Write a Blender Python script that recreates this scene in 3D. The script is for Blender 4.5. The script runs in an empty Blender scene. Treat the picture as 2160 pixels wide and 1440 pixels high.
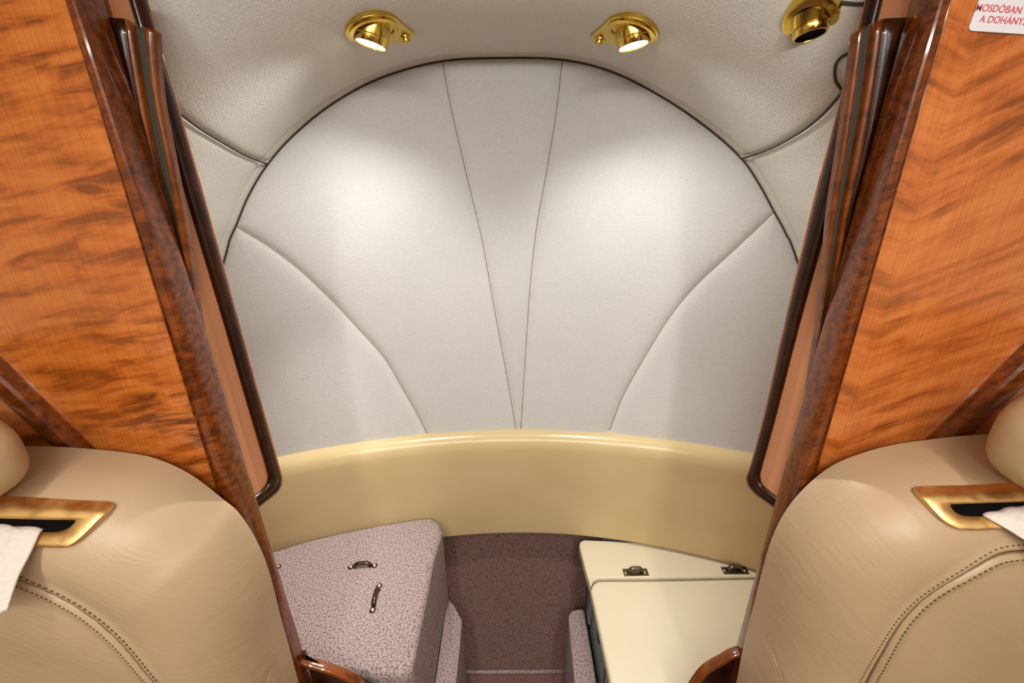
import bpy, bmesh, math, random
import numpy as np
from mathutils import Vector, Matrix
random.seed(3)
rng = np.random.default_rng(5)
S = bpy.context.scene
COL = S.collection
# ------------------------------------------------------------------ camera
F, CX, CY = 900.0, 1080.0, 720.0
TH = math.atan(900 / 2276.0); RHO = math.radians(0.53)
CZ = 1.27
ct, st = math.cos(TH), math.sin(TH)
fw = Vector((0, ct, -st)); r0 = Vector((1, 0, 0)); u0 = Vector((0, st, ct))
rt = r0 * math.cos(RHO) - u0 * math.sin(RHO)
up = r0 * math.sin(RHO) + u0 * math.cos(RHO)
cam_d = bpy.data.cameras.new('camera'); cam = bpy.data.objects.new('camera', cam_d); COL.objects.link(cam)
cam_d.sensor_width = 36; cam_d.lens = 15.0; cam_d.clip_start = 0.01
M = Matrix((rt, up, -fw)).transposed().to_4x4(); M.translation = (0, 0, CZ)
cam.matrix_world = M
S.camera = cam
# ------------------------------------------------------------------ world, light, exposure
S.view_settings.view_transform = 'Standard'; S.view_settings.look = 'None'
S.view_settings.gamma = 1; S.view_settings.use_curve_mapping = False
S.view_settings.exposure = -0.08
W = bpy.data.worlds.new('world'); S.world = W; W.use_nodes = True
W.node_tree.nodes['Background'].inputs[0].default_value = (1, .9, .8, 1)
W.node_tree.nodes['Background'].inputs[1].default_value = 0.05

def area(name, loc, target, sx, sy, power, color):
    d = bpy.data.lights.new(name, 'AREA'); d.shape = 'RECTANGLE'; d.size = sx; d.size_y = sy
    d.energy = power; d.color = color
    o = bpy.data.objects.new(name, d); COL.objects.link(o); o.location = loc
    o.rotation_euler = (Vector(target) - Vector(loc)).to_track_quat('-Z', 'Y').to_euler()
    return o
# unseen fill strips, added under the cabin ceiling behind the camera
area('cabin_fill', (-0.30, -0.60, 1.53), (-0.30, -0.55, 0.3), 0.05, 1.3, 8.0, (1.0, .97, .92))
area('cabin_fill', (0.30, -0.60, 1.53), (0.30, -0.55, 0.3), 0.05, 1.3, 8.0, (1.0, .97, .92))
area('cabin_fill', (-0.45, -0.3, 1.50), (-0.62, 0.1, .9), 0.05, 0.9, 1.5, (1.0, .97, .92))
area('cabin_fill', (0.45, -0.3, 1.50), (0.62, 0.1, .9), 0.05, 0.9, 1.5, (1.0, .97, .92))
# unseen cross strip, added to brighten the back wall through the doorway
area('cabin_fill', (0, -0.40, 1.55), (0, 0.8, 0.85), 0.6, 0.06, 5.0, (1.0, .98, .94))

# ------------------------------------------------------------------ helpers
def ray(px, py):
    return (fw + rt * ((px - CX) / F) + up * (-(py - CY) / F))
def at_y(px, py, Y): d = ray(px, py); t = Y / d.y; return Vector((d.x * t, Y, CZ + d.z * t))
def at_z(px, py, Z): d = ray(px, py); t = (Z - CZ) / d.z; return Vector((d.x * t, d.y * t, Z))
def at_x(px, py, X): d = ray(px, py); t = X / d.x; return Vector((X, d.y * t, CZ + d.z * t))

def mesh(name, verts, faces, mat, parent=None, smooth=True, auto=None):
    me = bpy.data.meshes.new(name)
    me.from_pydata([tuple(map(float, v)) for v in verts], [], [tuple(map(int, f)) for f in faces])
    me.update()
    if mat: me.materials.append(mat)
    o = bpy.data.objects.new(name, me); COL.objects.link(o)
    if parent: o.parent = parent; o.matrix_parent_inverse = Matrix.Translation(-Vector(parent.location))
    if smooth: me.polygons.foreach_set('use_smooth', [True] * len(me.polygons))
    if auto: 
        m = o.modifiers.new('w', 'WEIGHTED_NORMAL'); m.keep_sharp = True
    return o
def frombm(name, bm, mat, parent=None, smooth=True):
    me = bpy.data.meshes.new(name); bm.normal_update(); bm.to_mesh(me); bm.free()
    if mat: me.materials.append(mat)
    o = bpy.data.objects.new(name, me); COL.objects.link(o)
    if parent: o.parent = parent; o.matrix_parent_inverse = Matrix.Translation(-Vector(parent.location))
    if smooth: me.polygons.foreach_set('use_smooth', [True] * len(me.polygons))
    return o
def bevel(o, w, seg=3, angle=30):
    m = o.modifiers.new('b', 'BEVEL'); m.width = w; m.segments = seg; m.limit_method = 'ANGLE'; m.angle_limit = math.radians(angle)
    n = o.modifiers.new('n', 'WEIGHTED_NORMAL'); n.keep_sharp = False
    return o
def empty(name, loc, label, cat, group=None):
    o = bpy.data.objects.new(name, None); COL.objects.link(o); o.location = loc; o.empty_display_size = .05
    o['label'] = label; o['category'] = cat
    if group: o['group'] = group
    return o
def struct(o): o['kind'] = 'structure'; return o
def prism(name, pts, off, mat, parent=None, bev=0, seg=3, smooth=True):
    """closed polygon pts (3D), extruded by vector off"""
    n = len(pts); off = Vector(off)
    vs = [Vector(p) for p in pts] + [Vector(p) + off for p in pts]
    fs = [list(range(n)), list(range(2 * n - 1, n - 1, -1))] + [[i, i + n, (i + 1) % n + n, (i + 1) % n] for i in range(n)]
    bm = bmesh.new(); bv = [bm.verts.new(v) for v in vs]
    for f in fs: bm.faces.new([bv[i] for i in f])
    bmesh.ops.recalc_face_normals(bm, faces=bm.faces)
    o = frombm(name, bm, mat, parent, smooth)
    if bev: bevel(o, bev, seg)
    return o
def box(name, a, b, mat, parent=None, bev=0, seg=3):
    x0, y0, z0 = a; x1, y1, z1 = b
    return prism(name, [(x0, y0, z0), (x1, y0, z0), (x1, y1, z0), (x0, y1, z0)], (0, 0, z1 - z0), mat, parent, bev, seg, smooth=bool(bev))
def catmull(pts, n=12):
    P = [np.array(p, float) for p in pts]; P = [2 * P[0] - P[1]] + P + [2 * P[-1] - P[-2]]
    out = []
    for i in range(1, len(P) - 2):
        a, b, c, d = P[i - 1:i + 3]
        for k in range(n):
            t = k / n
            out.append(.5 * ((2 * b) + (c - a) * t + (2 * a - 5 * b + 4 * c - d) * t * t + (-a + 3 * b - 3 * c + d) * t ** 3))
    out.append(P[-2]); return np.array(out)
def segdist(Q, poly):
    """min distance of points Q (N,k) to a polyline (m,k)"""
    best = np.full(len(Q), 1e9)
    for a, b in zip(poly[:-1], poly[1:]):
        ab = b - a; L = (ab * ab).sum()
        if L < 1e-14: continue
        t = np.clip(((Q - a) @ ab) / L, 0, 1)
        d = Q - a - t[:, None] * ab
        best = np.minimum(best, (d * d).sum(1))
    return np.sqrt(best)
def gridfaces(nu, nv, closed=False):
    f = []
    for i in range(nu - (0 if closed else 1)):
        j2 = (i + 1) % nu
        for j in range(nv - 1): f.append((i * nv + j, j2 * nv + j, j2 * nv + j + 1, i * nv + j + 1))
    return f
def tube(name, pts, r, mat, parent=None, n=12, cap=True):
    pts = [Vector(p) for p in pts]; m = len(pts)
    rr = r if hasattr(r, '__len__') else [r] * m
    vs = []; t0 = (pts[1] - pts[0]).normalized()
    nrm = t0.orthogonal().normalized()
    for i, p in enumerate(pts):
        t = (pts[min(i + 1, m - 1)] - pts[max(i - 1, 0)]).normalized()
        nrm = (nrm - t * nrm.dot(t)).normalized(); b = t.cross(nrm)
        for k in range(n):
            a = 2 * math.pi * k / n
            vs.append(p + (nrm * math.cos(a) + b * math.sin(a)) * rr[i])
    fs = []
    for i in range(m - 1):
        for k in range(n): fs.append((i * n + k, i * n + (k + 1) % n, (i + 1) * n + (k + 1) % n, (i + 1) * n + k))
    if cap: fs.append(tuple(range(n))[::-1]); fs.append(tuple(range((m - 1) * n, m * n)))
    return mesh(name, vs, fs, mat, parent)
def lathe(name, prof, mat, parent, origin, axis, n=48, closed_top=False):
    """prof: (r, h) list, axis = unit direction for h"""
    ax = Vector(axis).normalized(); e1 = ax.orthogonal().normalized(); e2 = ax.cross(e1); o0 = Vector(origin)
    vs = []
    for r, h in prof:
        for k in range(n):
            a = 2 * math.pi * k / n
            vs.append(o0 + ax * h + (e1 * math.cos(a) + e2 * math.sin(a)) * r)
    fs = []
    for i in range(len(prof) - 1):
        for k in range(n): fs.append((i * n + k, i * n + (k + 1) % n, (i + 1) * n + (k + 1) % n, (i + 1) * n + k))
    o = mesh(name, vs, fs, mat, parent)
    o.modifiers.new('e', 'EDGE_SPLIT').split_angle = math.radians(40)
    return o

# ------------------------------------------------------------------ materials
def lin(r, g, b): return tuple(((c / 255) / 12.92 if c / 255 <= .04045 else ((c / 255 + .055) / 1.055) ** 2.4) for c in (r, g, b)) + (1,)
class Mat:
    def __init__(s, name):
        s.m = bpy.data.materials.new(name); s.m.use_nodes = True; s.nt = s.m.node_tree
        s.b = s.nt.nodes['Principled BSDF']
        s.tc = s.nt.nodes.new('ShaderNodeTexCoord')
    def n(s, t, **k):
        x = s.nt.nodes.new('ShaderNode' + t)
        for a, v in k.items():
            if hasattr(x, a): setattr(x, a, v)
        return x
    def l(s, a, b): s.nt.links.new(a, b)
    def mapping(s, scale=(1, 1, 1), rot=(0, 0, 0), src=None):
        mp = s.n('Mapping'); mp.vector_type = 'TEXTURE'
        mp.inputs['Scale'].default_value = tuple(1 / c for c in scale); mp.inputs['Rotation'].default_value = rot
        s.l(src or s.tc.outputs['Object'], mp.inputs[0]); return mp.outputs[0]
    def noise(s, scale, detail=3, rough=.5, vec=None, dist=0):
        x = s.n('TexNoise'); x.inputs['Scale'].default_value = scale; x.inputs['Detail'].default_value = detail
        x.inputs['Roughness'].default_value = rough; x.inputs['Distortion'].default_value = dist
        s.l(vec or s.tc.outputs['Object'], x.inputs['Vector']); return x.outputs['Fac']
    def ramp(s, fac, stops):
        r = s.n('ValToRGB'); e = r.color_ramp.elements
        while len(e) > 1: e.remove(e[-1])
        e[0].position = stops[0][0]; e[0].color = stops[0][1]
        for p, c in stops[1:]: k = e.new(p); k.color = c
        s.l(fac, r.inputs[0]); return r.outputs[0]
    def mix(s, fac, a, b, mode='MIX'):
        x = s.n('MixRGB'); x.blend_type = mode
        for i, v in ((0, fac), (1, a), (2, b)):
            if hasattr(v, 'is_linked') or hasattr(v, 'links'): s.l(v, x.inputs[i])
            else: x.inputs[i].default_value = v
        return x.outputs[0]
    def bump(s, h, strength, dist=.001, prev=None):
        x = s.n('Bump'); x.inputs['Strength'].default_value = strength; x.inputs['Distance'].default_value = dist
        s.l(h, x.inputs['Height'])
        if prev: s.l(prev, x.inputs['Normal'])
        return x.outputs[0]
    def set(s, **k):
        for a, v in k.items():
            i = s.b.inputs[a.replace('_', ' ')]
            if hasattr(v, 'links'): s.l(v, i)
            else: i.default_value = v
        return s

def plain(name, c, rough=.5, metal=0, **k):
    m = Mat(name); m.set(Base_Color=c, Roughness=rough, Metallic=metal, **k); return m.m

def fabric(name, c1, c2, ribbed=True):
    m = Mat(name)
    big = m.noise(6, 2)
    col = m.ramp(big, [(.3, c1), (.7, c2)])
    fine = m.noise(420, 3, .6)
    h = m.mapping((240, 240, 900)) if ribbed else m.mapping((420, 420, 420))
    rib = m.noise(1, 2, .6, vec=h)
    col = m.mix(.22, col, m.ramp(rib, [(.35, (.55, .55, .55, 1)), (.65, (1, 1, 1, 1))]), 'MULTIPLY')
    b1 = m.bump(rib, .55, .0012); b2 = m.bump(fine, .4, .0008, b1)
    m.set(Base_Color=col, Roughness=.9, Normal=b2, Specular_IOR_Level=.2, Sheen_Weight=.15, Sheen_Roughness=.5)
    return m.m
M_panel = fabric('white_panel_fabric', lin(209, 209, 205), lin(215, 215, 211))
M_liner = fabric('liner_fleece', lin(212, 208, 198), lin(219, 215, 206), False)

def leather(name, c1, c2, rough=.42, coarse=220, strength=.25, wr=0):
    m = Mat(name)
    big = m.noise(5, 3); col = m.ramp(big, [(.3, c1), (.7, c2)])
    v = m.n('TexVoronoi'); v.inputs['Scale'].default_value = coarse * 3; v.feature = 'DISTANCE_TO_EDGE'
    m.l(m.tc.outputs['Object'], v.inputs['Vector'])
    b = m.bump(v.outputs['Distance'], strength * .5, .0003)
    if wr:
        w = m.noise(1, 4, .55, vec=m.mapping((14, 14, 60), (0, .7, 0)), dist=1.5)
        b = m.bump(w, wr, .003, b)
    m.set(Base_Color=col, Roughness=rough, Normal=b, Specular_IOR_Level=.4)
    return m.m
M_band = leather('tan_bolster_leather', lin(200, 178, 130), lin(209, 188, 142), .24)
M_seat = leather('seat_leather', lin(172, 145, 113), lin(182, 155, 123), .40, wr=.22)
M_head = leather('headrest_leather', lin(178, 150, 112), lin(188, 160, 122), .45, wr=.1)
M_lid = leather('cream_lid_leather', lin(216, 204, 176), lin(223, 212, 186), .38, strength=.1)

def carpet(name, dark, lightc):
    m = Mat(name)
    v = m.noise(700, 4, .7); w = m.noise(300, 3, .6)
    mx = m.n('Math'); mx.operation = 'ADD'; m.l(v, mx.inputs[0]); m.l(w, mx.inputs[1])
    hv = m.n('Math'); hv.operation = 'MULTIPLY'; m.l(mx.outputs[0], hv.inputs[0]); hv.inputs[1].default_value = .5
    col = m.ramp(hv.outputs[0], [(.43, dark), (.505, lightc), (.60, tuple(min(1, c * 1.25) for c in lightc[:3]) + (1,))])
    m.set(Base_Color=col, Roughness=1, Normal=m.bump(hv.outputs[0], 1.0, .006), Specular_IOR_Level=.05, Sheen_Weight=.25)
    return m.m
M_carpet = carpet('mauve_carpet', lin(96, 70, 68), lin(196, 172, 168))
M_carpet2 = carpet('brown_aisle_carpet', lin(80, 46, 38), lin(140, 100, 88))

def wood(name, dark, mid, light, rot=0.0, fig=(9, 9, 60), figamt=1.0, grain=(60, 60, 4), rough=.3, coat=1.0, vee=None, warpz=.05):
    m = Mat(name)
    # short cross-grain ripple figure
    warp = m.noise(3.2, 2)
    base = m.n('VectorMath'); base.operation = 'MULTIPLY_ADD'
    m.l(warp, base.inputs[0]); base.inputs[1].default_value = (.03, .03, warpz)
    src = m.tc.outputs['Object']
    if vee:
        sx = m.n('SeparateXYZ'); m.l(src, sx.inputs[0])
        def mt(op, a_, b_):
            q = m.n('Math'); q.operation = op
            for i_, v_ in enumerate((a_, b_)):
                if hasattr(v_, 'links'): m.l(v_, q.inputs[i_])
                else: q.inputs[i_].default_value = v_
            return q.outputs[0]
        off = mt('MULTIPLY', mt('ABSOLUTE', mt('SUBTRACT', sx.outputs[0], vee[0]), 0), -vee[1])
        cx_ = m.n('CombineXYZ'); m.l(sx.outputs[0], cx_.inputs[0]); m.l(sx.outputs[1], cx_.inputs[1]); m.l(mt('ADD', sx.outputs[2], off), cx_.inputs[2])
        src = cx_.outputs[0]
    m.l(src, base.inputs[2])
    f = m.noise(1, 3, .55, vec=m.mapping(fig, (0, rot, 0), base.outputs[0]), dist=.35)
    patch = m.noise(1, 2, .5, vec=m.mapping((10, 10, 3.5)))
    g = m.noise(1, 4, .65, vec=m.mapping((grain[0] * 8, grain[1] * 8, grain[2] * 4)))
    figc = m.ramp(f, [(.34, dark), (.48, mid), (.62, light)])
    col = m.mix(m.ramp(patch, [(.3, (figamt, figamt, figamt, 1)), (.75, (figamt * .35,) * 3 + (1,))]), mid, figc)
    col = m.mix(.30, col, m.ramp(g, [(.35, (.45, .38, .34, 1)), (.6, (1, 1, 1, 1))]), 'MULTIPLY')
    m.set(Base_Color=col, Roughness=rough, Coat_Weight=coat, Coat_Roughness=.06, Coat_IOR=1.5, Specular_IOR_Level=.3)
    return m.m
M_ven_l = wood('figured_veneer_left', lin(98, 44, 8), lin(180, 96, 34), lin(200, 118, 52), rot=-.16, fig=(17, 17, 85))
M_ven_r = wood('figured_veneer_right', lin(128, 64, 22), lin(190, 104, 46), lin(208, 126, 64), rot=0, fig=(12, 12, 58), vee=(.385, .42))
M_stile = wood('dark_burl_trim', lin(62, 25, 5), lin(104, 47, 8), lin(134, 66, 14), rot=1.3, fig=(130, 130, 40), figamt=.9)
M_stile.node_tree.nodes['Principled BSDF'].inputs['Coat Weight'].default_value = .7
M_dark = wood('dark_gloss_mahogany', lin(24, 8, 3), lin(42, 17, 6), lin(62, 28, 8), rot=1.4, fig=(50, 50, 5), figamt=.7)
M_dark.node_tree.nodes['Principled BSDF'].inputs['Coat Weight'].default_value = .5
M_ridge = wood('amber_gloss_trim', lin(60, 26, 4), lin(112, 54, 10), lin(134, 68, 16), rot=1.4, fig=(60, 60, 5), figamt=.7)
M_amber = wood('amber_rim_highlight', lin(110, 52, 10), lin(168, 88, 26), lin(190, 108, 40), rot=1.4, fig=(60, 60, 8), figamt=.6)  # lighter tone that paints the highlight on the leaf frame's rim
M_peach = plain('peach_laminate', lin(214, 146, 104), .28, Coat_Weight=.4, Coat_Roughness=.1)
M_grey = plain('grey_brown_felt', lin(48, 42, 30), .7)
M_black = plain('black_void', lin(8, 6, 6), .95, Specular_IOR_Level=.1)
def brass(name, c, rough=.16):
    m = Mat(name); n_ = m.noise(60, 2)
    m.set(Base_Color=c, Metallic=1.0, Roughness=m.ramp(n_, [(.3, (rough * .8,) * 3 + (1,)), (.7, (rough * 1.5,) * 3 + (1,))]))
    return m.m
M_brass = brass('polished_brass', (.72, .50, .10, 1))
M_gold = brass('satin_gold', (.80, .52, .20, 1), .42)
M_bronze = brass('dark_bronze', (.10, .075, .06, 1), .28)
M_bronze2 = brass('antique_pewter', (.20, .17, .12, 1), .3)
M_bead = plain('pale_screw_cap', lin(190, 165, 155), .4, .3)
M_bluegrey = plain('blue_grey_painted_metal', lin(118, 134, 132), .5)
M_navy = plain('navy_edge', lin(26, 28, 40), .5)
M_thread = plain('brown_thread', lin(96, 70, 46), .8)
M_crease = plain('seam_crease', lin(120, 92, 62), .7)
M_crease2 = plain('edge_seam', lin(158, 132, 100), .6)
M_strap = fabric('white_webbing', lin(214, 204, 192), lin(222, 213, 202))
M_sign = plain('white_sign_plastic', lin(226, 224, 228), .35)
M_red = plain('red_print', lin(214, 96, 100), .6)
def emis(name, c, s):
    m = Mat(name); m.set(Base_Color=(1, 1, 1, 1), Emission_Color=c, Emission_Strength=s); return m.m
M_lens = emis('lit_lens', (1.0, .97, .88, 1), 9)

# ------------------------------------------------------------------ lavatory shell
def Yw(x, z):                      # concave fan wall, deepest in the middle
    return .865 - x * x / 2.7 + (z - .70) * .02
def on_wall(px, py):
    d = ray(px, py); t = .8
    for _ in range(30): t = Yw(d.x * t, CZ + d.z * t) / d.y
    return np.array((d.x * t, CZ + d.z * t))
arch_px = [(470, 550), (481, 508), (496, 474), (522, 412), (563, 345), (622, 280), (704, 215), (805, 162), (930, 128), (1060, 121),
           (1188, 125), (1296, 152), (1405, 208), (1500, 274), (1567, 335), (1605, 390), (1633, 442), (1660, 492), (1686, 555)]
A = [on_wall(*p) for p in arch_px]
lowL = [np.array((-.66, .40)), np.array((-.655, .60)), np.array((-.64, .85))]
lowR = [np.array((.64, .85)), np.array((.655, .60)), np.array((.66, .40))]
arch = catmull(lowL + A + lowR, 10)
seam_px = {
 'cl': [(932, 128), (950, 225), (985, 375), (1015, 500), (1042, 650), (1068, 790), (1088, 907)],
 'cr': [(1187, 125), (1172, 250), (1150, 380), (1132, 480), (1118, 610), (1108, 760), (1099, 907)],
 'll': [(494, 476), (515, 490), (560, 517), (629, 569), (699, 635), (754, 694), (810, 757), (851, 826), (879, 875), (900, 917)],
 'lr': [(1634, 448), (1610, 472), (1546, 532), (1462, 611), (1407, 680), (1358, 760), (1317, 833), (1298, 880), (1287, 910)],
}
seams = {k: catmull([on_wall(*p) for p in v], 8) for k, v in seam_px.items()}
nx, nz = 460, 300
gx = np.linspace(-.70, .70, nx); gz = np.linspace(.702, 1.50, nz)
X, Z = np.meshgrid(gx, gz, indexing='ij')
Q = np.stack([X.ravel(), Z.ravel()], 1)
d = segdist(Q, arch)
for s_ in seams.values(): d = np.minimum(d, segdist(Q, s_) * 1.0)
dtop = d
puff = .007 * (1 - np.exp(-d / .009)) 
Yv = Yw(Q[:, 0], Q[:, 1]) - puff + .006
V = np.stack([Q[:, 0], Yv, Q[:, 1]], 1)
def xat(seam, z):
    o = np.argsort(seam[:, 1]); return np.interp(z, seam[o, 1], seam[o, 0])
def zat(seam, x):
    o = np.argsort(seam[:, 0]); return np.interp(x, seam[o, 0], seam[o, 1])
xc_ = Q[:, 0]; zc_ = Q[:, 1]
reg = np.where(xc_ < xat(seams['cl'], zc_), 1, np.where(xc_ > xat(seams['cr'], zc_), 2, 0))
reg = np.where((reg == 1) & (zc_ < zat(seams['ll'], xc_)) & (xc_ < seams['ll'][:, 0].max()), 3, reg)
reg = np.where((reg == 2) & (zc_ < zat(seams['lr'], xc_)) & (xc_ > seams['lr'][:, 0].min()), 4, reg)
faces = np.array(gridfaces(nx, nz))
freg = reg[faces[:, 0]]
# keep only what lies inside the arch plus a hidden margin
cen = V[faces].mean(1)[:, [0, 2]]
def inside(P, poly):
    x, y = P[:, 0], P[:, 1]; c = np.zeros(len(P), bool); n = len(poly)
    for i in range(n):
        a = poly[i]; b = poly[(i + 1) % n]
        if a[1] == b[1]: continue
        c ^= ((a[1] > y) != (b[1] > y)) & (x < (b[0] - a[0]) * (y - a[1]) / (b[1] - a[1]) + a[0])
    return c
ins = inside(cen, arch) | (segdist(cen, arch) < .012)
wall = bpy.data.objects.new('wall_back', None); COL.objects.link(wall); wall.location = (0, .87, 0); struct(wall)
plabel = ['narrow white wedge panel in the middle of the fan', 'large upper left fan panel', 'large upper right fan panel', 'lower left fan panel', 'lower right fan panel']
for k in range(5):
    fk = faces[(freg == k) & ins]; used = np.unique(fk); mp = np.full(len(V), -1); mp[used] = np.arange(len(used))
    o = mesh('upholstered_panel', V[used], mp[fk], M_panel, wall); o['label'] = plabel[k]

M_seam = plain('seam_shadow_cord', lin(150, 138, 120), .9)
M_seamd = plain('seam_gap_shade', lin(70, 58, 46), .9)  # cords laid in the grooves paint the shade of the seam gaps
for s_ in seams.values():
    tube('seam', [(x, Yw(x, z) + .0052, z) for x, z in s_ if z > .69], .0009, M_seam, wall, n=8)
tube('outline_gap_shade', [(x, Yw(x, z) + .0045, z) for x, z in arch[12:-12] if z > .71], .0016, M_seamd, wall, n=8)
# liner: arch carried forward to the partition, widening a little
def scale_pt(p, Y):
    yw = .865 - p[:, 0] ** 2 / 2.7
    u = np.maximum(yw - Y, 0); u = np.minimum(u, .345); s = 1 + .02 * u + 150 * u ** 6
    return np.stack([p[:, 0] * s, (p[:, 1] - .95) * s + .95], 1)
apts = arch; seg = np.r_[0, np.cumsum(np.linalg.norm(np.diff(apts, axis=0), axis=1))]
nt, ny = 1000, 190
tt = np.linspace(0, seg[-1], nt)
ar = np.stack([np.interp(tt, seg, apts[:, 0]), np.interp(tt, seg, apts[:, 1])], 1)
for _ in range(6): ar[1:-1] = .25 * ar[:-2] + .5 * ar[1:-1] + .25 * ar[2:]
tg = np.gradient(ar, axis=0); tg /= np.linalg.norm(tg, axis=1)[:, None]
nin = np.stack([tg[:, 1], -tg[:, 0]], 1)          # inward normal (arch runs left -> top -> right)
yback = .885 - ar[:, 0] ** 2 / 2.7
LP = np.zeros((nt, ny, 3))
q = np.linspace(0, 1, ny) ** 1.3
for j in range(ny):
    Yj = yback + (.452 - yback) * q[j]
    p2 = scale_pt(ar, Yj)
    LP[:, j, 0] = p2[:, 0]; LP[:, j, 1] = Yj; LP[:, j, 2] = p2[:, 1]
base = LP.reshape(-1, 3).copy()
# liner seams, traced on the liner by ray marching
from mathutils.bvhtree import BVHTree
lf = gridfaces(nt, ny)
bvh = BVHTree.FromPolygons([tuple(v) for v in base], lf)
def on_liner(px, py):
    d_ = ray(px, py).normalized(); h = bvh.ray_cast(Vector((0, 0, CZ)), d_)
    return np.array(h[0]) if h[0] else None
def lseam(pts):
    P = [on_liner(*p) for p in pts]; P = [p for p in P if p is not None]; return catmull(P, 6)
sl = lseam([(565, 346), (520, 329), (470, 301), (420, 270), (376, 236), (330, 196)])
sr = lseam([(1567, 334), (1620, 316), (1680, 284), (1730, 246), (1778, 193)])
sr2 = lseam([(1778, 193), (1763, 170), (1762, 140), (1775, 120), (1805, 106), (1840, 98)])
sr3 = lseam([(1690, -2), (1745, 1), (1800, 8), (1840, 9)])
dl = np.full(len(base), 1e9)
for s_ in (sl, sr, sr2, sr3): dl = np.minimum(dl, segdist(base, s_))
nrm3 = np.repeat(np.stack([nin[:, 0], np.zeros(nt), nin[:, 1]], 1)[:, None, :], ny, 1).reshape(-1, 3)
dw = np.abs(base[:, 1] - np.repeat(yback - .02, ny))
pf = .005 * (1 - np.exp(-dl / .005)) + .005 * (1 - np.exp(-dw / .010))
Lv = base + nrm3 * (pf - .0105)[:, None]
lfa = np.array(lf); fc = base[lfa].mean(1)
def zseam(s_, Y):
    o = np.argsort(s_[:, 1]); return np.interp(Y, s_[o, 1], s_[o, 2])
selL = (fc[:, 0] < -.30) & (fc[:, 2] < zseam(sl, fc[:, 1]))
selR = (fc[:, 0] > .30) & (fc[:, 2] < zseam(sr, fc[:, 1]))
for nm, sel in (('wall_left', selL), ('wall_right', selR), ('ceiling', ~(selL | selR))):
    fk = lfa[sel]; used = np.unique(fk); mp = np.full(len(Lv), -1); mp[used] = np.arange(len(used))
    lo_ = struct(mesh(nm, Lv[used], mp[fk], M_liner))
    for s_ in {'wall_left': [sl], 'wall_right': [sr], 'ceiling': [sr2, sr3]}[nm]:
        tube('seam', [Vector(p) for p in s_], .0016, M_seamd, lo_, n=8)  # dark cord painting the shade in the liner's seam gap

# ------------------------------------------------------------------ tan bolster band
prof = [(.004, .703), (-.002, .703), (-.012, .700), (-.022, .692), (-.028, .680), (-.031, .66), (-.031, .60), (-.028, .50), (-.026, .42), (-.024, .408), (-.014, .402), (.004, .400)]
prof = catmull([(a, 0, b) for a, b in prof], 4)[:, [0, 2]]
xs = np.linspace(-.61, .61, 90); bv_ = []
for x in xs:
    y0 = .865 - x * x / 2.7
    for a, b in prof: bv_.append((x, y0 + a, b))
nb = len(prof)
bolster = mesh('leather_bolster', bv_, gridfaces(len(xs), nb) , M_band)
bolster['label'] = 'tan leather bolster band curving along the foot of the white fan wall'; bolster['category'] = 'bolster'

# ------------------------------------------------------------------ floor and risers
fl = box('floor', (-.90, -2.2, -.03), (.90, .80, 0), M_carpet2); struct(fl)
riser = mesh('wall_foot', [(-.2, .895, .42), (.24, .895, .42), (.24, .757, 0.0), (-.2, .757, 0.0)], [(0, 1, 2, 3)], M_carpet2, smooth=False)
riser.name = 'wall_footwell'; struct(riser)
m_ = riser.modifiers.new('s', 'SOLIDIFY'); m_.thickness = .01; m_.offset = 1
tr = tube('trim_1', [(-.16, .752, .003), (0, .752, .003), (.16, .752, .003)], .005, M_carpet, n=8); struct(tr)

# carpeted side ledges at the foot of each cabinet
pL = [at_z(x, y, .25) for x, y in [(944, 1262), (957, 1276), (974, 1308), (970, 1360), (962, 1440), (950, 1530)]]
ledge = prism('carpeted_sill', [Vector((-.172, pL[0].y, .25))] + pL + [Vector((-.172, pL[-1].y, .25))], (0, 0, -.249), M_carpet, bev=.006)
ledge['label'] = 'low carpeted sill with a pointed end at the foot of the mauve box'; ledge['category'] = 'sill'; ledge['group'] = 'carpeted sills along the footwell'
pR = [at_z(x, y, .25) for x, y in [(1219, 1283), (1206, 1286), (1199, 1296), (1201, 1330), (1212, 1440), (1225, 1530)]]
ledge2 = prism('carpeted_sill', [Vector((.176, pR[0].y, .25))] + pR + [Vector((.176, pR[-1].y, .25))], (0, 0, -.249), M_carpet, bev=.006)
ledge2['label'] = 'low carpeted sill with a blunt end at the foot of the cream cabinet'; ledge2['category'] = 'sill'; ledge2['group'] = 'carpeted sills along the footwell'

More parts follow.
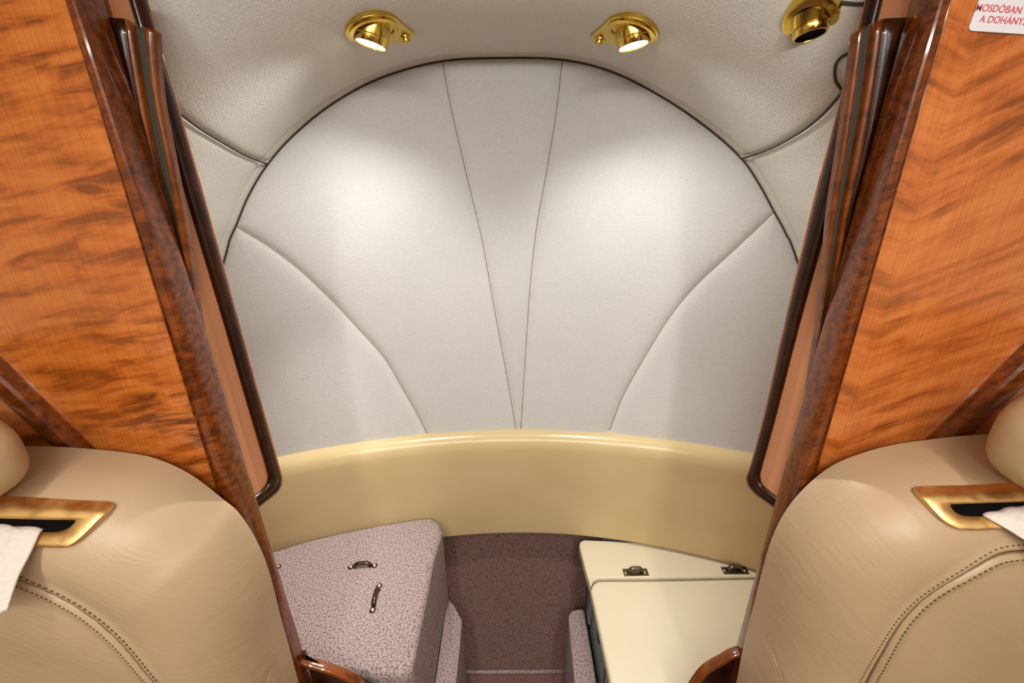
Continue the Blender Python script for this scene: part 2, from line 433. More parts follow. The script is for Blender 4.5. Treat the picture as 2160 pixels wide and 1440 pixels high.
# ------------------------------------------------------------------ carpeted box, left
ZB = .49
bp = [at_z(x, y, ZB) for x, y in [(570, 1160), (640, 1135), (700, 1118), (760, 1103), (820, 1090), (866, 1083), (893, 1081), (912, 1086), (926, 1098), (933, 1118)]]
clampy = lambda p: Vector((p.x, min(p.y, .865 - p.x ** 2 / 2.7 - .0325), p.z))
bp = [clampy(p) for p in bp]
cb = empty('carpeted_box', (-.38, .62, 0), 'mauve carpeted storage box left of the footwell under the tan bolster', 'storage box')
outl = [Vector((-.60, .462, ZB)), Vector((-.60, bp[0].y - .02, ZB))] + bp + [Vector((-.175, .70, ZB)), Vector((-.175, .462, ZB))]
bx_ = prism('box_body', outl, (0, 0, -ZB + .002), M_carpet, cb, bev=.016, seg=5)
def handle(name, p0, p1, mat, parent, h=.009, r=.0032, bead=True, plate=False):
    """pull handle lying on a surface of height z; p0,p1 = foot centres"""
    p0 = Vector(p0); p1 = Vector(p1); dd = (p1 - p0); L = dd.length; e = dd.normalized(); sd = Vector((-e.y, e.x, 0))
    bm = bmesh.new()
    def addtube(pts, rr, n=10):
        rings = []
        for i, p in enumerate(pts):
            t = (pts[min(i + 1, len(pts) - 1)] - pts[max(i - 1, 0)]).normalized(); n1 = sd; n2 = t.cross(n1).normalized()
            rings.append([bm.verts.new(p + n1 * math.cos(2 * math.pi * k / n) * rr[i] * 1.35 + n2 * math.sin(2 * math.pi * k / n) * rr[i]) for k in range(n)])
        for a, b in zip(rings[:-1], rings[1:]):
            for k in range(n): bm.faces.new((a[k], a[(k + 1) % n], b[(k + 1) % n], b[k]))
        bm.faces.new(rings[0][::-1]); bm.faces.new(rings[-1])
    z = Vector((0, 0, 1)); pts = []; rr = []
    for i in range(17):
        t = i / 16; s = .16 + .68 * t
        pts.append(p0 + e * L * s + z * (h * min(1, 1.25 * math.sin(math.pi * t) ** .55) + .001)); rr.append(r * (1.15 - .15 * math.sin(math.pi * t)))
    addtube(pts, rr)
    for p in (p0, p1):     # foot bosses
        q_ = bmesh.ops.create_uvsphere(bm, u_segments=16, v_segments=8, radius=r * 1.9)
        bmesh.ops.scale(bm, vec=(1, 1, .45), verts=q_['verts']); bmesh.ops.translate(bm, vec=p + z * .001, verts=q_['verts'])
    o = frombm(name, bm, mat, parent)
    if plate:
        w = r * 3.0
        pp = [p0 - e * .006 - sd * w, p1 + e * .006 - sd * w, p1 + e * .006 + sd * w * .9, p0 - e * .006 + sd * w * .9]
        pl_ = prism('mounting_plate', [p + z * .0015 for p in pp], (0, 0, -.0015), mat, None, bev=.0006)
        pl_.parent = o; pl_.matrix_parent_inverse = Matrix.Translation((0, 0, 0))
        pl_.matrix_parent_inverse = o.matrix_world.inverted() @ Matrix.Translation(-Vector(parent.location)) if False else Matrix.Identity(4)
    if bead:
        for p in (p0, p1):
            bb = bmesh.new(); bmesh.ops.create_uvsphere(bb, u_segments=14, v_segments=8, radius=r * 1.15)
            bmesh.ops.scale(bb, vec=(1, 1, .5), verts=bb.verts); bmesh.ops.translate(bb, vec=p + z * r * .75, verts=bb.verts)
            q = frombm('screw_cap', bb, M_bead if not plate else mat); q.parent = o
    return o
handle('pull_handle', at_z(740, 1196, ZB), at_z(790, 1193, ZB), M_bronze, cb)
handle('pull_handle', at_z(800, 1236, ZB), at_z(786, 1287, ZB), M_bronze, cb)
handle('pull_handle', at_z(587, 1195, ZB), at_z(540, 1199, ZB), M_bronze, cb)

# ------------------------------------------------------------------ cream cabinet, right
ZL = .3985
tcab = empty('lavatory_cabinet', (.38, .62, 0), 'cream topped lavatory cabinet right of the footwell with two pull handles', 'cabinet')
lidp = [at_z(x, y, ZL) for x, y in [(1246, 1243), (1250, 1230), (1262, 1223), (1420, 1222), (1600, 1218)]]
lid = prism('hinged_lid', [Vector((.176, .462, ZL))] + lidp + [Vector((.60, lidp[-1].y, ZL)), Vector((.60, .462, ZL))], (0, 0, -.028), M_lid, tcab, bev=.008, seg=5)
bkp = [at_z(x, y, ZL) for x, y in [(1246, 1236), (1236, 1205), (1222, 1150), (1223, 1141), (1232, 1137), (1340, 1142), (1440, 1155), (1540, 1172), (1610, 1190)]]
fr = [at_z(x, y, ZL) for x, y in [(1600, 1215), (1420, 1217.5), (1262, 1218.5), (1252, 1224)]]
bk = prism('rear_top_panel', bkp + [Vector((.60, bkp[-1].y - .01, ZL)), Vector((.60, fr[0].y, ZL))] + fr, (0, 0, -.028), M_lid, tcab, bev=.005, seg=4)
h1 = handle('pull_handle', at_z(1320, 1207, ZL), at_z(1361, 1206, ZL), M_bronze2, tcab, r=.0034, h=.012, plate=True)
h2 = handle('pull_handle', at_z(1529, 1203, ZL), at_z(1571, 1203, ZL), M_bronze2, tcab, r=.0034, h=.012, plate=True)
bod = box('cabinet_body', (.184, .462, .002), (.60, .715, ZL - .0285), M_bluegrey, tcab)
rear = box('rear_filler', (.180, .716, .002), (.60, .76, ZL - .06), M_navy, tcab)
hg = box('piano_hinge', (.176, .700, .262), (.183, .728, .365), M_bluegrey, tcab, bev=.001)
for k in range(6):
    hb = box('slot', (.1752, .712, .275 + k * .015), (.1765, .716, .283 + k * .015), M_navy); hb.parent = hg
latch = bmesh.new(); bmesh.ops.create_uvsphere(latch, u_segments=20, v_segments=12, radius=1)
bmesh.ops.scale(latch, vec=(.004, .010, .022), verts=latch.verts); bmesh.ops.translate(latch, vec=(.183, .625, .335), verts=latch.verts)
frombm('latch_recess', latch, M_navy, tcab)
for yy in (.56, .53):
    box('panel_groove', (.1825, yy, .255), (.185, yy + .003, .37), M_navy, tcab)

# ------------------------------------------------------------------ partitions
YP = .42
def vline(px, py):   # x of a vertical edge seen through a pixel at the partition front
    return at_y(px, py, YP).x
SIDE = {
 -1: dict(A=(345, 640), B=(438, 730), ven=M_ven_l),
  1: dict(A=(1820, 600), B=(1722, 730), ven=M_ven_r)}
for sgn in (-1, 1):
    sd = SIDE[sgn]
    if sgn < 0:
        part = empty('wooden_partition', (-.55, .44, 0), 'glossy figured orange wood partition behind the left seat', 'partition', 'wooden partitions either side of the opening')
        At, Ab = at_y(150, 0, YP), at_y(465, 1040, YP); Bt, Bb = at_y(213, 0, YP + .017), at_y(547, 1080, YP + .017)
    else:
        part = empty('wooden_partition', (.55, .44, 0), 'glossy figured orange wood partition behind the right seat with the white notice', 'partition', 'wooden partitions either side of the opening')
        At, Ab = at_y(1995, 0, YP), at_y(1712, 1010, YP); Bt, Bb = at_y(1927, 0, YP + .017), at_y(1632, 1080, YP + .017)
    def lin_at(t, b, z):
        k = (z - b.z) / (t.z - b.z); return b.x + (t.x - b.x) * k
    zs = np.linspace(0.0, 1.585, 60)
    # figured veneer panel
    prism('veneer_panel', [Vector((lin_at(At, Ab, 0.003), YP, 0.003)), Vector((lin_at(At, Ab, 1.52), YP, 1.52)), Vector((sgn * .80, YP, 1.46)), Vector((sgn * .895, YP, 1.3)), Vector((sgn * .895, YP, .003))],
          (0, .02, 0), sd['ven'], part, smooth=False)
    # moulded stile: bead, hollow, round nose
    pr = [(0, .002), (0, -.003), (.03, -.0055), (.07, -.0065), (.11, -.0060), (.15, -.004), (.20, -.0035), (.24, -.0055), (.32, -.0085), (.42, -.0095), (.60, -.0098), (.78, -.0098), (.90, -.0085), (.97, -.004), (.995, .001), (1.0, .010), (1.0, .018), (.97, .020), (0, .020)]
    vs = []
    for z in zs:
        a = lin_at(At, Ab, z); b = lin_at(Bt, Bb, z)
        for t, yo in pr: vs.append((a + (b - a) * t, YP + yo, z))
    o = mesh('stile_moulding', vs, gridfaces(len(zs), len(pr)), M_stile, part)
    o.modifiers.new('e', 'EDGE_SPLIT').split_angle = math.radians(28)
    # sloping rail moulding low on the panel
    if sgn < 0: e0, e1, w0, w1 = at_y(-340, 435, YP), at_y(240, 992, YP), at_y(-340, 503, YP), at_y(195, 992, YP)
    else: e0, e1, w0, w1 = at_y(2500, 407, YP), at_y(1900, 985, YP), at_y(2500, 466, YP), at_y(1950, 985, YP)
    rp = [(-.22, .001), (-.22, -.002), (-.05, -.004), (.0, -.010), (.12, -.0125), (.5, -.0135), (.82, -.0125), (.96, -.009), (1.0, -.002), (1.0, .001)]
    vs = []
    for i in range(20):
        k = i / 19; a = e0.lerp(e1, k); b = w0.lerp(w1, k)
        for t, yo in rp: p = a.lerp(b, t); vs.append((p.x, YP + yo, p.z))
    o = mesh('sloping_rail', vs, gridfaces(20, len(rp)), M_stile, part)
    o.modifiers.new('e', 'EDGE_SPLIT').split_angle = math.radians(22)
    # rounded lower corner of the doorway
    if sgn < 0: cp = [(600, 1386), (630, 1397), (652, 1405), (690, 1416), (722, 1428), (748, 1442), (775, 1470), (790, 1510)]
    else: cp = [(1575, 1376), (1545, 1386), (1528, 1396), (1506, 1408), (1488, 1420), (1472, 1438), (1455, 1465), (1445, 1500)]
    tp = [at_y(x, y, YP + .006) for x, y in cp]
    cv = catmull([tuple(p) for p in tp], 6); N = len(cv)
    bm = bmesh.new(); rows = []
    for i, p in enumerate(cv):
        t = cv[min(i + 1, N - 1)] - cv[max(i - 1, 0)]; t /= np.linalg.norm(t); nn = np.array((-t[2], 0, t[0])); nn = nn if nn[2] < 0 else -nn
        row = []
        for du, dy in ((0, .013), (0, .004), (.001, .001), (.004, -.001), (.0065, .0), (.008, .003), (.008, .013)):
            row.append(bm.verts.new((p[0] + nn[0] * du, p[1] + dy, p[2] + nn[2] * du)))
        rows.append(row)
    for a, b in zip(rows[:-1], rows[1:]):
        for k in range(6): bm.faces.new((a[k], a[k + 1], b[k + 1], b[k]))
    bmesh.ops.recalc_face_normals(bm, faces=bm.faces)
    frombm('corner_moulding', bm, M_ridge, part)
    # dark infill under the corner moulding
    ip = [Vector((p[0], YP + .014, p[2] - .006)) for p in cv] 
    xin = lin_at(Bt, Bb, .3)
    prism('corner_infill', ip + [Vector((ip[-1].x, YP + .014, .003)), Vector((xin, YP + .014, .003)), Vector((xin, YP + .014, ip[0].z))], (0, .006, 0), M_dark, part, smooth=False)

    # -------- framed panel hanging just aft of the doorway
    if sgn < 0:
        fp = empty('framed_door_leaf', (-.42, .56, .75), 'dark framed peach door leaf folded back behind the left partition', 'door leaf', 'folded door leaves aft of the partitions')
        outer = [(244, -200), (305, 0), (345, 140), (390, 290), (436, 450), (500, 680), (545, 840), (586, 985), (592, 1005), (591, 1022), (582, 1038), (566, 1050), (540, 1070)]
        inner = [(208, -200), (271, 0), (312, 140), (356, 290), (402, 450), (470, 678), (520, 850), (560, 985), (564, 1005), (562, 1018), (552, 1032), (538, 1043)]
        Pf = Vector((-.3385, .500, 0)); dd = Vector((.05, .11, 0)).normalized()
    else:
        fp = empty('framed_door_leaf', (.42, .56, .75), 'dark framed peach door leaf folded back behind the right partition', 'door leaf', 'folded door leaves aft of the partitions')
        outer = [(1886, -200), (1831, 0), (1795, 140), (1757, 290), (1714, 450), (1654, 705), (1614, 880), (1585, 985), (1577, 1003), (1580, 1022), (1594, 1040), (1612, 1053), (1640, 1072)]
        inner = [(1920, -200), (1863, 0), (1829, 140), (1792, 290), (1752, 450), (1686, 690), (1637, 880), (1607, 988), (1604, 1004), (1608, 1020), (1620, 1032), (1640, 1048)]
        Pf = Vector((.3385, .500, 0)); dd = Vector((-.05, .11, 0)).normalized()
    nv = Vector((dd.y, -dd.x, 0));  nv = nv if nv.y < 0 else -nv         # toward the viewer
    def onp(px, py, off=0):
        r_ = ray(px, py); P0 = Pf + nv * off; t = (P0 - Vector((0, 0, CZ))).dot(nv) / r_.dot(nv); return Vector((0, 0, CZ)) + r_ * t
    op = [onp(*p) for p in outer]; inn = [onp(*p) for p in inner]
    near = min(op[-1].dot(dd), inn[-1].dot(dd))
    def slide(p, s_): return p + dd * (s_ - p.dot(dd))
    topz = 1.43
    op[0] = op[1].lerp(op[0], (topz - op[1].z) / (op[0].z - op[1].z)); inn[0] = inn[1].lerp(inn[0], (topz - inn[1].z) / (inn[0].z - inn[1].z))
    zo = op[-1].z; zi = inn[-1].z
    ring_o = op + [slide(Vector((op[-1].x, op[-1].y, zo)), near - .004)]
    ring_i = inn + [slide(inn[-1], near)]
    # frame = L-shaped band between the outer and inner outline (outer hides behind the partition)
    bm = bmesh.new()
    co = catmull([tuple(p) for p in ring_o], 5); ci = catmull([tuple(p) for p in ring_i], 5)
    def resample(c, n):
        s_ = np.r_[0, np.cumsum(np.linalg.norm(np.diff(c, axis=0), axis=1))]; u = np.linspace(0, s_[-1], n)
        return np.stack([np.interp(u, s_, c[:, k]) for k in range(3)], 1)
    co = resample(co, 120); ci = resample(ci, 120)
    nvn = np.array(nv); prf = [(0, -.012), (0, 0.0), (.03, .0025), (.10, .0045), (.22, .0055), (.8, .0055), (.93, .0045), (1, .001), (1, -.004)]
    vs = [tuple(a + (b - a) * t + nvn * h) for a, b in zip(co, ci) for t, h in prf]
    mesh('frame', vs, gridfaces(120, len(prf)), M_dark, fp)
    tube('edge_highlight', [Vector(p) + nv * .0005 for p in co[::2]], .0024, M_amber, fp, n=8)  # thin tube as a painted highlight along the rounded outer edge
    ins_p = [Vector(p) for p in ci] + [Vector((ci[-1][0], ci[-1][1], 0)) + Vector((0, 0, 1.43))]
    prism('peach_panel', ins_p, tuple(nv * -.008), M_peach, fp, smooth=False)

    # -------- stacked door edge profiles
    ys = [40, 200, 333, 450, 560, 700, 860]
    if sgn < 0:
        lines = {0: [218, 255, 293, 328, 358, 398, 445], 1: [266, 290, 318, 346, 371, 408, 453], 2: [280, 306, 331, 357, 383, 418, 460],
                 3: [301, 324, 351, 371, 393, 421, 459], 4: [330, 341, 366, 388, 405, 427, 462]}
        sp = empty('door_edge_stack', (-.37, .50, 0), 'stack of dark glossy folding door edges with a grey strip beside the left partition', 'folding door', 'folding door stacks inside the opening')
    else:
        lines = {0: [1920, 1878, 1850, 1818, 1790, 1758, 1716], 1: [1861, 1838, 1815, 1786, 1768, 1748, 1710], 2: [1842, 1820, 1796, 1774, 1757, 1735, 1706],
                 3: [1821, 1801, 1781, 1760, 1744, 1727, 1702], 4: [1806, 1785, 1766, 1748, 1738, 1722, 1698]}
        sp = empty('door_edge_stack', (.37, .50, 0), 'stack of dark glossy folding door edges with a grey strip beside the right partition', 'folding door', 'folding door stacks inside the opening')
    def strip(name, i, j, topo, mat, Y, bulge, dep=.005):
        la = catmull([(x, y, 0) for x, y in zip(lines[i], ys)], 5); lb = catmull([(x, y, 0) for x, y in zip(lines[j], ys)], 5)
        vs = []; prf = [(0, .0, dep), (0, 0, 0.001), (.12, bulge * .6, 0), (.3, bulge, 0), (.7, bulge, 0), (.88, bulge * .6, 0), (1, 0, .001), (1, 0, dep)]
        n_ = len(la)
        for k in range(n_):
            ya = la[k][1] + (topo[0] if k == 0 else 0); yb = lb[k][1] + (topo[1] if k == 0 else 0)
            p = at_y(la[k][0], ya, Y); q_ = at_y(lb[k][0], yb, Y)
            for t, bu, dpt in prf: r_ = p.lerp(q_, t); vs.append((r_.x, r_.y - bu + dpt, r_.z))
        fs = gridfaces(n_, len(prf)); fs.append(tuple(range(len(prf)))); fs.append(tuple(range((n_ - 1) * 8, n_ * 8)))
        # continue to the floor
        oo = mesh(name, vs, fs, mat, sp); return oo
    strip('dark_leaf_edge', 0, 1, (-2, 0), M_dark, .447, .002)
    strip('amber_ridge', 1, 2, (0, 8), M_ridge, .447, .004)
    strip('grey_strip', 2, 3, (10, 18), M_grey, .449, 0)
    strip('amber_ridge', 3, 4, (18, 25), M_ridge, .447, .004)
    prism('stack_foot', [at_y(lines[0][-1], 850, .50), at_y(lines[4][-1], 850, .50), Vector((at_y(lines[4][-1], 850, .50).x, .50, .003)), Vector((at_y(lines[0][-1], 850, .50).x, .50, .003))], (0, .016, 0), M_dark, sp, smooth=False) if False else None

# ------------------------------------------------------------------ notice on the right partition
a = at_y(2038, 66, YP); b = at_y(2160, 74, YP); c = at_y(2051, 0, YP)
ex = (b - a).normalized(); ez = Vector((-ex.z, 0, ex.x)).normalized(); ey = Vector((0, -1, 0))
sw, sh, rr_ = .088, .040, .0035
sg = empty('notice_sign', a + ey * .002, 'white plastic notice with red lettering on the right wooden partition', 'sign')
pts = []
for cx_, cz_, a0 in ((rr_, rr_, 180), (sw - rr_, rr_, 270), (sw - rr_, sh - rr_, 0), (rr_, sh - rr_, 90)):
    for k in range(6):
        an = math.radians(a0 + k * 18); pts.append(a + ex * (cx_ + rr_ * math.cos(an)) + ez * (cz_ + rr_ * math.sin(an)) + ey * .0018)
prism('plate', pts, (0, .0017, 0), M_sign, sg, bev=.0004)
def text(body, px, py, size):
    cu = bpy.data.curves.new('lettering', 'FONT'); cu.body = body; cu.size = size; cu.extrude = .0001; cu.offset = .00002
    t = bpy.data.objects.new('tmp_text', cu); COL.objects.link(t)
    p = at_y(px, py, YP - .0021)
    dg = bpy.context.evaluated_depsgraph_get(); me = bpy.data.meshes.new_from_object(t.evaluated_get(dg))
    bpy.data.objects.remove(t)
    me.materials.clear(); me.materials.append(M_red)
    R = Matrix((ex, ez, ey)).transposed().to_4x4(); R.translation = p; me.transform(R)
    o = bpy.data.objects.new('lettering', me); COL.objects.link(o); o.parent = sg; o.matrix_parent_inverse = Matrix.Translation(-sg.location)
    o['label'] = 'red capital letters'
text('MOSDÓBAN TILOS', 2056, 22.5, .0068)
text('A DOHÁNYZÁS', 2065, 46.5, .0068)

# ------------------------------------------------------------------ ceiling lights and air outlet
def ceil_frame(px, py):
    d_ = ray(px, py).normalized(); h = bvh.ray_cast(Vector((0, 0, CZ)), d_); n = h[1]
    if n.z > 0: n = -n
    return h[0], n
def spotlight(px, py, spx, spy, tilt, label, lit=True, core=20):
    P, n = ceil_frame(px, py)
    n = (n + Vector((0, 0, -.05 if lit else -.8))).normalized()
    P = P + n * .001
    root = empty('ceiling_spotlight' if lit else 'air_outlet', P, label, 'ceiling light' if lit else 'air vent', 'brass spotlights over the fan wall' if lit else None)
    if lit:
        Q2, _ = ceil_frame(spx, spy); e = (Q2 - P); e -= n * e.dot(n); L = e.length; e.normalize(); f2 = n.cross(e)
        R1, R2 = .036, .0135
        # tear-drop flange
        al = math.acos((R1 - R2) / L); pts = []
        for k in range(33): an = al + (2 * math.pi - 2 * al) * k / 32; pts.append(P + (e * math.cos(an) + f2 * math.sin(an)) * R1)
        for k in range(17): an = -al + 2 * al * k / 16; pts.append(P + e * L + (e * math.cos(an) + f2 * math.sin(an)) * R2)
        prism('flange_plate', [p + n * .0025 for p in pts], n * -.014, M_brass, root, bev=.0012)
        lathe('thumb_screw', [(.0001, .009), (.0045, .009), (.0052, .0075), (.0055, .004), (.0085, .0038), (.009, .0015)], M_brass, root, P + e * L, n)
    else:
        lathe('flange_plate', [(.0001, .0030), (.0230, .0030), (.0255, .0018), (.026, -.001), (.026, -.012)], M_brass, root, P, n)
    ax = Vector(tilt).normalized()
    if lit:
        lathe('ring', [(.0320, .0020), (.0320, .0045), (.0300, .0055), (.027, .0055), (.026, .003)], M_brass, root, P, n)
        lathe('barrel', [(.0215, -.008), (.0222, .010), (.0220, .0105), (.0213, .0111), (.0203, .0180), (.0197, .0190), (.0187, .0186), (.0183, .016), (.0183, 0)], M_brass, root, P, ax)
        lathe('lens', [(.0001, .0176), (.010, .0174), (.0185, .0168)], M_lens, root, P, ax, 32)
        d_ = bpy.data.lights.new('spot_beam', 'SPOT'); d_.energy = SPOT_W; d_.spot_size = math.radians(140); d_.spot_blend = .9; d_.shadow_soft_size = .010
        d_.color = (1.0, .98, .94)
        lo = bpy.data.objects.new('spot_beam', d_); COL.objects.link(lo)
        lo.location = P + ax * .0215; lo.rotation_euler = ax.to_track_quat('-Z', 'Y').to_euler()
        lc = lo.copy(); lc.data = d_.copy(); lc.data.energy = core; lc.data.spot_size = math.radians(50); lc.data.spot_blend = 1.0; lc.name = 'beam_core'; COL.objects.link(lc)
        lc.parent = root; lc.matrix_parent_inverse = Matrix.Translation(-root.location)
        lo.parent = root; lo.matrix_parent_inverse = Matrix.Translation(-root.location)
    else:
        lathe('barrel', [(.0175, -.004), (.0178, .008), (.0175, .0075), (.0163, .0082), (.0163, .0087), (.0169, .0093), (.0162, .0150), (.0154, .0160), (.0138, .0160), (.0136, .015), (.0136, .009)], M_brass, root, P, ax)
        lathe('outlet_shade', [(.0137, .0153), (.0133, .0142), (.0120, .0138), (.0001, .0134)], M_black, root, P, ax)  # black disc stands for the shade inside the outlet mouth
    return root
SPOT_W = 6.8
spotlight(786, 59, 853, 72, (-.26, -.07, -1), 'lit brass ceiling spotlight, the left one above the fan wall', core=26)
spotlight(1334, 62, 1267, 77, (.18, -.07, -1), 'lit brass ceiling spotlight, the right one above the fan wall', core=10)
spotlight(1709, 39, 0, 0, (.12, -.22, -1), 'unlit round brass air outlet beside the right partition', False)

# ------------------------------------------------------------------ seats
def rev(pts): return list(reversed(pts))
def seat(sgn):
    if sgn < 0:
        xc = -.575; label = 'beige leather seat in the left foreground with a white strap over its gold guide'
        out_px = [(-40, 942), (60, 943), (150, 946), (250, 955), (325, 969), (400, 1003), (470, 1056), (503, 1085), (540, 1143), (566, 1208), (590, 1300), (610, 1372), (628, 1440)]
        seam = [(-60, 1168), (0, 1188), (45, 1208), (120, 1243), (200, 1292), (270, 1350), (320, 1405), (350, 1445), (385, 1520)]
        edge = [(180, 950), (260, 960), (330, 978), (400, 1014), (470, 1074), (513, 1128), (538, 1185), (548, 1255), (550, 1340), (548, 1440), (545, 1540)]
    else:
        xc = .575; label = 'beige leather seat in the right foreground with a strap leaving its gold guide sideways'
        out_px = [(2200, 918), (2080, 918), (1990, 926), (1900, 938), (1830, 955), (1760, 983), (1702, 1028), (1659, 1080), (1631, 1135), (1611, 1200), (1591, 1280), (1573, 1350), (1555, 1440)]
        seam = [(2220, 1150), (2160, 1156), (2090, 1166), (2010, 1203), (1950, 1245), (1890, 1308), (1850, 1370), (1818, 1440), (1790, 1520)]
        edge = [(1950, 936), (1880, 946), (1800, 970), (1740, 1005), (1690, 1052), (1655, 1105), (1638, 1165), (1632, 1250), (1640, 1340), (1652, 1440), (1660, 1540)]
    YS = .400
    op = [at_y(x, y, YS) for x, y in out_px]
    right = [(p.x, p.z) for p in op]
    bottom = (right[-1][0], .38)
    half = [(xc, right[0][1] + .002)] + right + [(right[-1][0], z_) for z_ in (.575, .53, .48, .43)] + [bottom, (xc + (bottom[0] - xc) * .9, .35)]
    mir = [(2 * xc - x, z) for x, z in half[1:]]
    loop = half + mir[::-1]
    oc = catmull([(x, z) for x, z in loop + [loop[0]]], 16)
    s_ = np.r_[0, np.cumsum(np.linalg.norm(np.diff(oc, axis=0), axis=1))]; NS = 640
    u = np.linspace(0, s_[-1], NS, endpoint=False)
    O = np.stack([np.interp(u, s_, oc[:, 0]), np.interp(u, s_, oc[:, 1])], 1)
    NR = 150; C = np.array((xc, .74))
    rq = 1 - (1 - np.linspace(0, 1, NR)) ** 1.8
    rq = np.maximum(rq, .002)
    P2 = C + (O - C)[:, None, :] * rq[None, :, None]
    P2f = P2.reshape(-1, 2)
    # distance from the outline
    dd_ = segdist(P2f, np.r_[O, O[:1]]); dd_.reshape(NS, NR)[:, -1] = 0
    e = .085; T = .085
    k = np.clip(dd_ / e, 0, 1)
    h = T * (1 - (1 - k) ** 2.4) ** .5
    SP = catmull([(lambda p: (p.x, p.z))(at_y(x, y, .305)) for x, y in seam], 8)
    EP = catmull([(lambda p: (p.x, p.z))(at_y(x, y, .335)) for x, y in edge], 8)
    SPm = SP.copy(); SPm[:, 0] = 2 * xc - SPm[:, 0]
    ds = np.minimum(segdist(P2f, SP), segdist(P2f, SPm)); de = segdist(P2f, EP)
    h = h - .0050 * np.exp(-(ds / .0016) ** 2) + .0028 * np.exp(-((ds - .006) / .005) ** 2) + .006 * (1 - np.exp(-ds / .03))
    h = h - .0016 * np.exp(-(de / .0012) ** 2)
    # soft upholstery undulation
    h += .0022 * np.sin(P2f[:, 0] * 31 + P2f[:, 1] * 17) * np.sin(P2f[:, 1] * 26 + 1) * np.clip(dd_ / .05, 0, 1)
    Yb_ = .385
    Vv = np.stack([P2f[:, 0], Yb_ - h, P2f[:, 1]], 1)
    # back rim
    rim = np.stack([O[:, 0], np.full(NS, .402), O[:, 1]], 1); V2 = np.r_[Vv, rim]
    fs = gridfaces(NS, NR, True); base_i = NS * NR
    for i in range(NS): j = (i + 1) % NS; fs.append((i * NR + NR - 1, base_i + i, base_i + j, j * NR + NR - 1)); 
    fs.append(tuple(range(base_i, base_i + NS)))
    root = empty('aircraft_seat', (xc, .2, 0), label, 'seat', 'leather seats in front of the partitions')
    back = mesh('backrest', V2, fs, M_seat, root)
    b_ = bmesh.new(); b_.from_mesh(back.data); bmesh.ops.recalc_face_normals(b_, faces=b_.faces); b_.to_mesh(back.data); b_.free()
    back.modifiers.new('e', 'EDGE_SPLIT').split_angle = math.radians(50)
    bb = BVHTree.FromPolygons([tuple(v) for v in V2], fs)
    def surf(px, py, off=.0006):
        h_ = bb.ray_cast(Vector((0, 0, CZ)), ray(px, py).normalized()); return (h_[0] + h_[1] * off * (1 if h_[1].y < 0 else -1)) if h_[0] else None
    def surfxz(x, z, off=.0004):
        h_ = bb.ray_cast(Vector((x, 0, z)), Vector((0, 1, 0))); 
        if not h_[0]: return None, None
        n_ = h_[1] if h_[1].y < 0 else -h_[1]
        return h_[0] + n_ * off, n_
    # stitching: two rows beside the seam, one faint row on the edge seam
    def stitch(poly, off, step, ln, wd, nm, parent, mat=M_thread):
        ss = np.r_[0, np.cumsum(np.linalg.norm(np.diff(poly, axis=0), axis=1))]; bm = bmesh.new()
        for q_ in np.arange(0, ss[-1], step):
            i = min(np.searchsorted(ss, q_, 'right') - 1, len(poly) - 2); f_ = (q_ - ss[i]) / (ss[i + 1] - ss[i] + 1e-9)
            c_ = poly[i] * (1 - f_) + poly[i + 1] * f_; t = poly[i + 1] - poly[i]; t = t / (np.linalg.norm(t) + 1e-9); nn = np.array((-t[1], t[0]))
            cc = c_ + nn * off
            p, n_ = surfxz(cc[0], cc[1])
            if p is None: continue
            tv = Vector((t[0], 0, t[1])); tv = (tv - n_ * tv.dot(n_)).normalized(); sv = n_.cross(tv)
            vv = []
            for a_, b_, c2 in ((-1, -.5, 0), (-.6, -1, 0), (.6, -1, 0), (1, -.5, 0), (1, .5, 0), (.6, 1, 0), (-.6, 1, 0), (-1, .5, 0)):
                vv.append(bm.verts.new(p + tv * ln * .5 * a_ + sv * wd * .5 * b_))
            top = [bm.verts.new(v.co.lerp(p, .35) + n_ * wd * .3) for v in vv]
            bm.faces.new(top)
            for k_ in range(8): bm.faces.new((vv[k_], vv[(k_ + 1) % 8], top[(k_ + 1) % 8], top[k_]))
        frombm(nm, bm, mat, parent)['label'] = 'row of brown thread stitches'
    sgs = 1 if sgn < 0 else -1
    stitch(SP, .0086 if sgn < 0 else .0058, .0055, .0036, .0016, 'stitching', root)
    stitch(SP, -.0058 if sgn < 0 else -.0086, .0046, .0026, .0012, 'stitching', root)
    stitch(EP, .0025 * -sgs, .0040, .0011, .0006, 'edge_stitching', root)
    def crease(poly, r, mat, w=.004):
        tg_ = np.gradient(poly, axis=0); tg_ /= np.linalg.norm(tg_, axis=1)[:, None]; out = []
        for (x, z), (a_, b_) in zip(poly, tg_):
            q1, _ = surfxz(x - b_ * w, z + a_ * w, 0); q2, _ = surfxz(x + b_ * w, z - a_ * w, 0)
            if q1 is not None and q2 is not None: out.append((q1 + q2) / 2)
        tube('seam_crease', out, r, mat, root, n=8)
    crease(SP, .0009, M_crease, .0022); crease(EP, .0007, M_crease2, .0022)
    # headrest pillow
    if sgn < 0: hc = Vector((-.575, .315, 1.028)); hs = (.118, .050, .046)
    else: hc = Vector((.560, .310, 1.040)); hs = (.122, .052, .052)
    NU, NV = 96, 48; vs = []
    for i in range(NU):
        th = 2 * math.pi * i / NU
        for j in range(NV):
            ph = -math.pi / 2 + math.pi * j / (NV - 1)
            sp_ = lambda w, m: math.copysign(abs(w) ** m, w)
            x = hs[0] * sp_(math.cos(ph), .55) * sp_(math.cos(th), .55); y = hs[1] * sp_(math.cos(ph), .8) * sp_(math.sin(th), .8) ; z = hs[2] * sp_(math.sin(ph), .7)
            z += .012 * (1 - (x / hs[0]) ** 2)
            y -= .010 * (1 - abs(x / hs[0])) 
            vs.append((hc.x + x, hc.y + y, hc.z + z))
    mesh('headrest', vs, gridfaces(NU, NV, True), M_head, root)
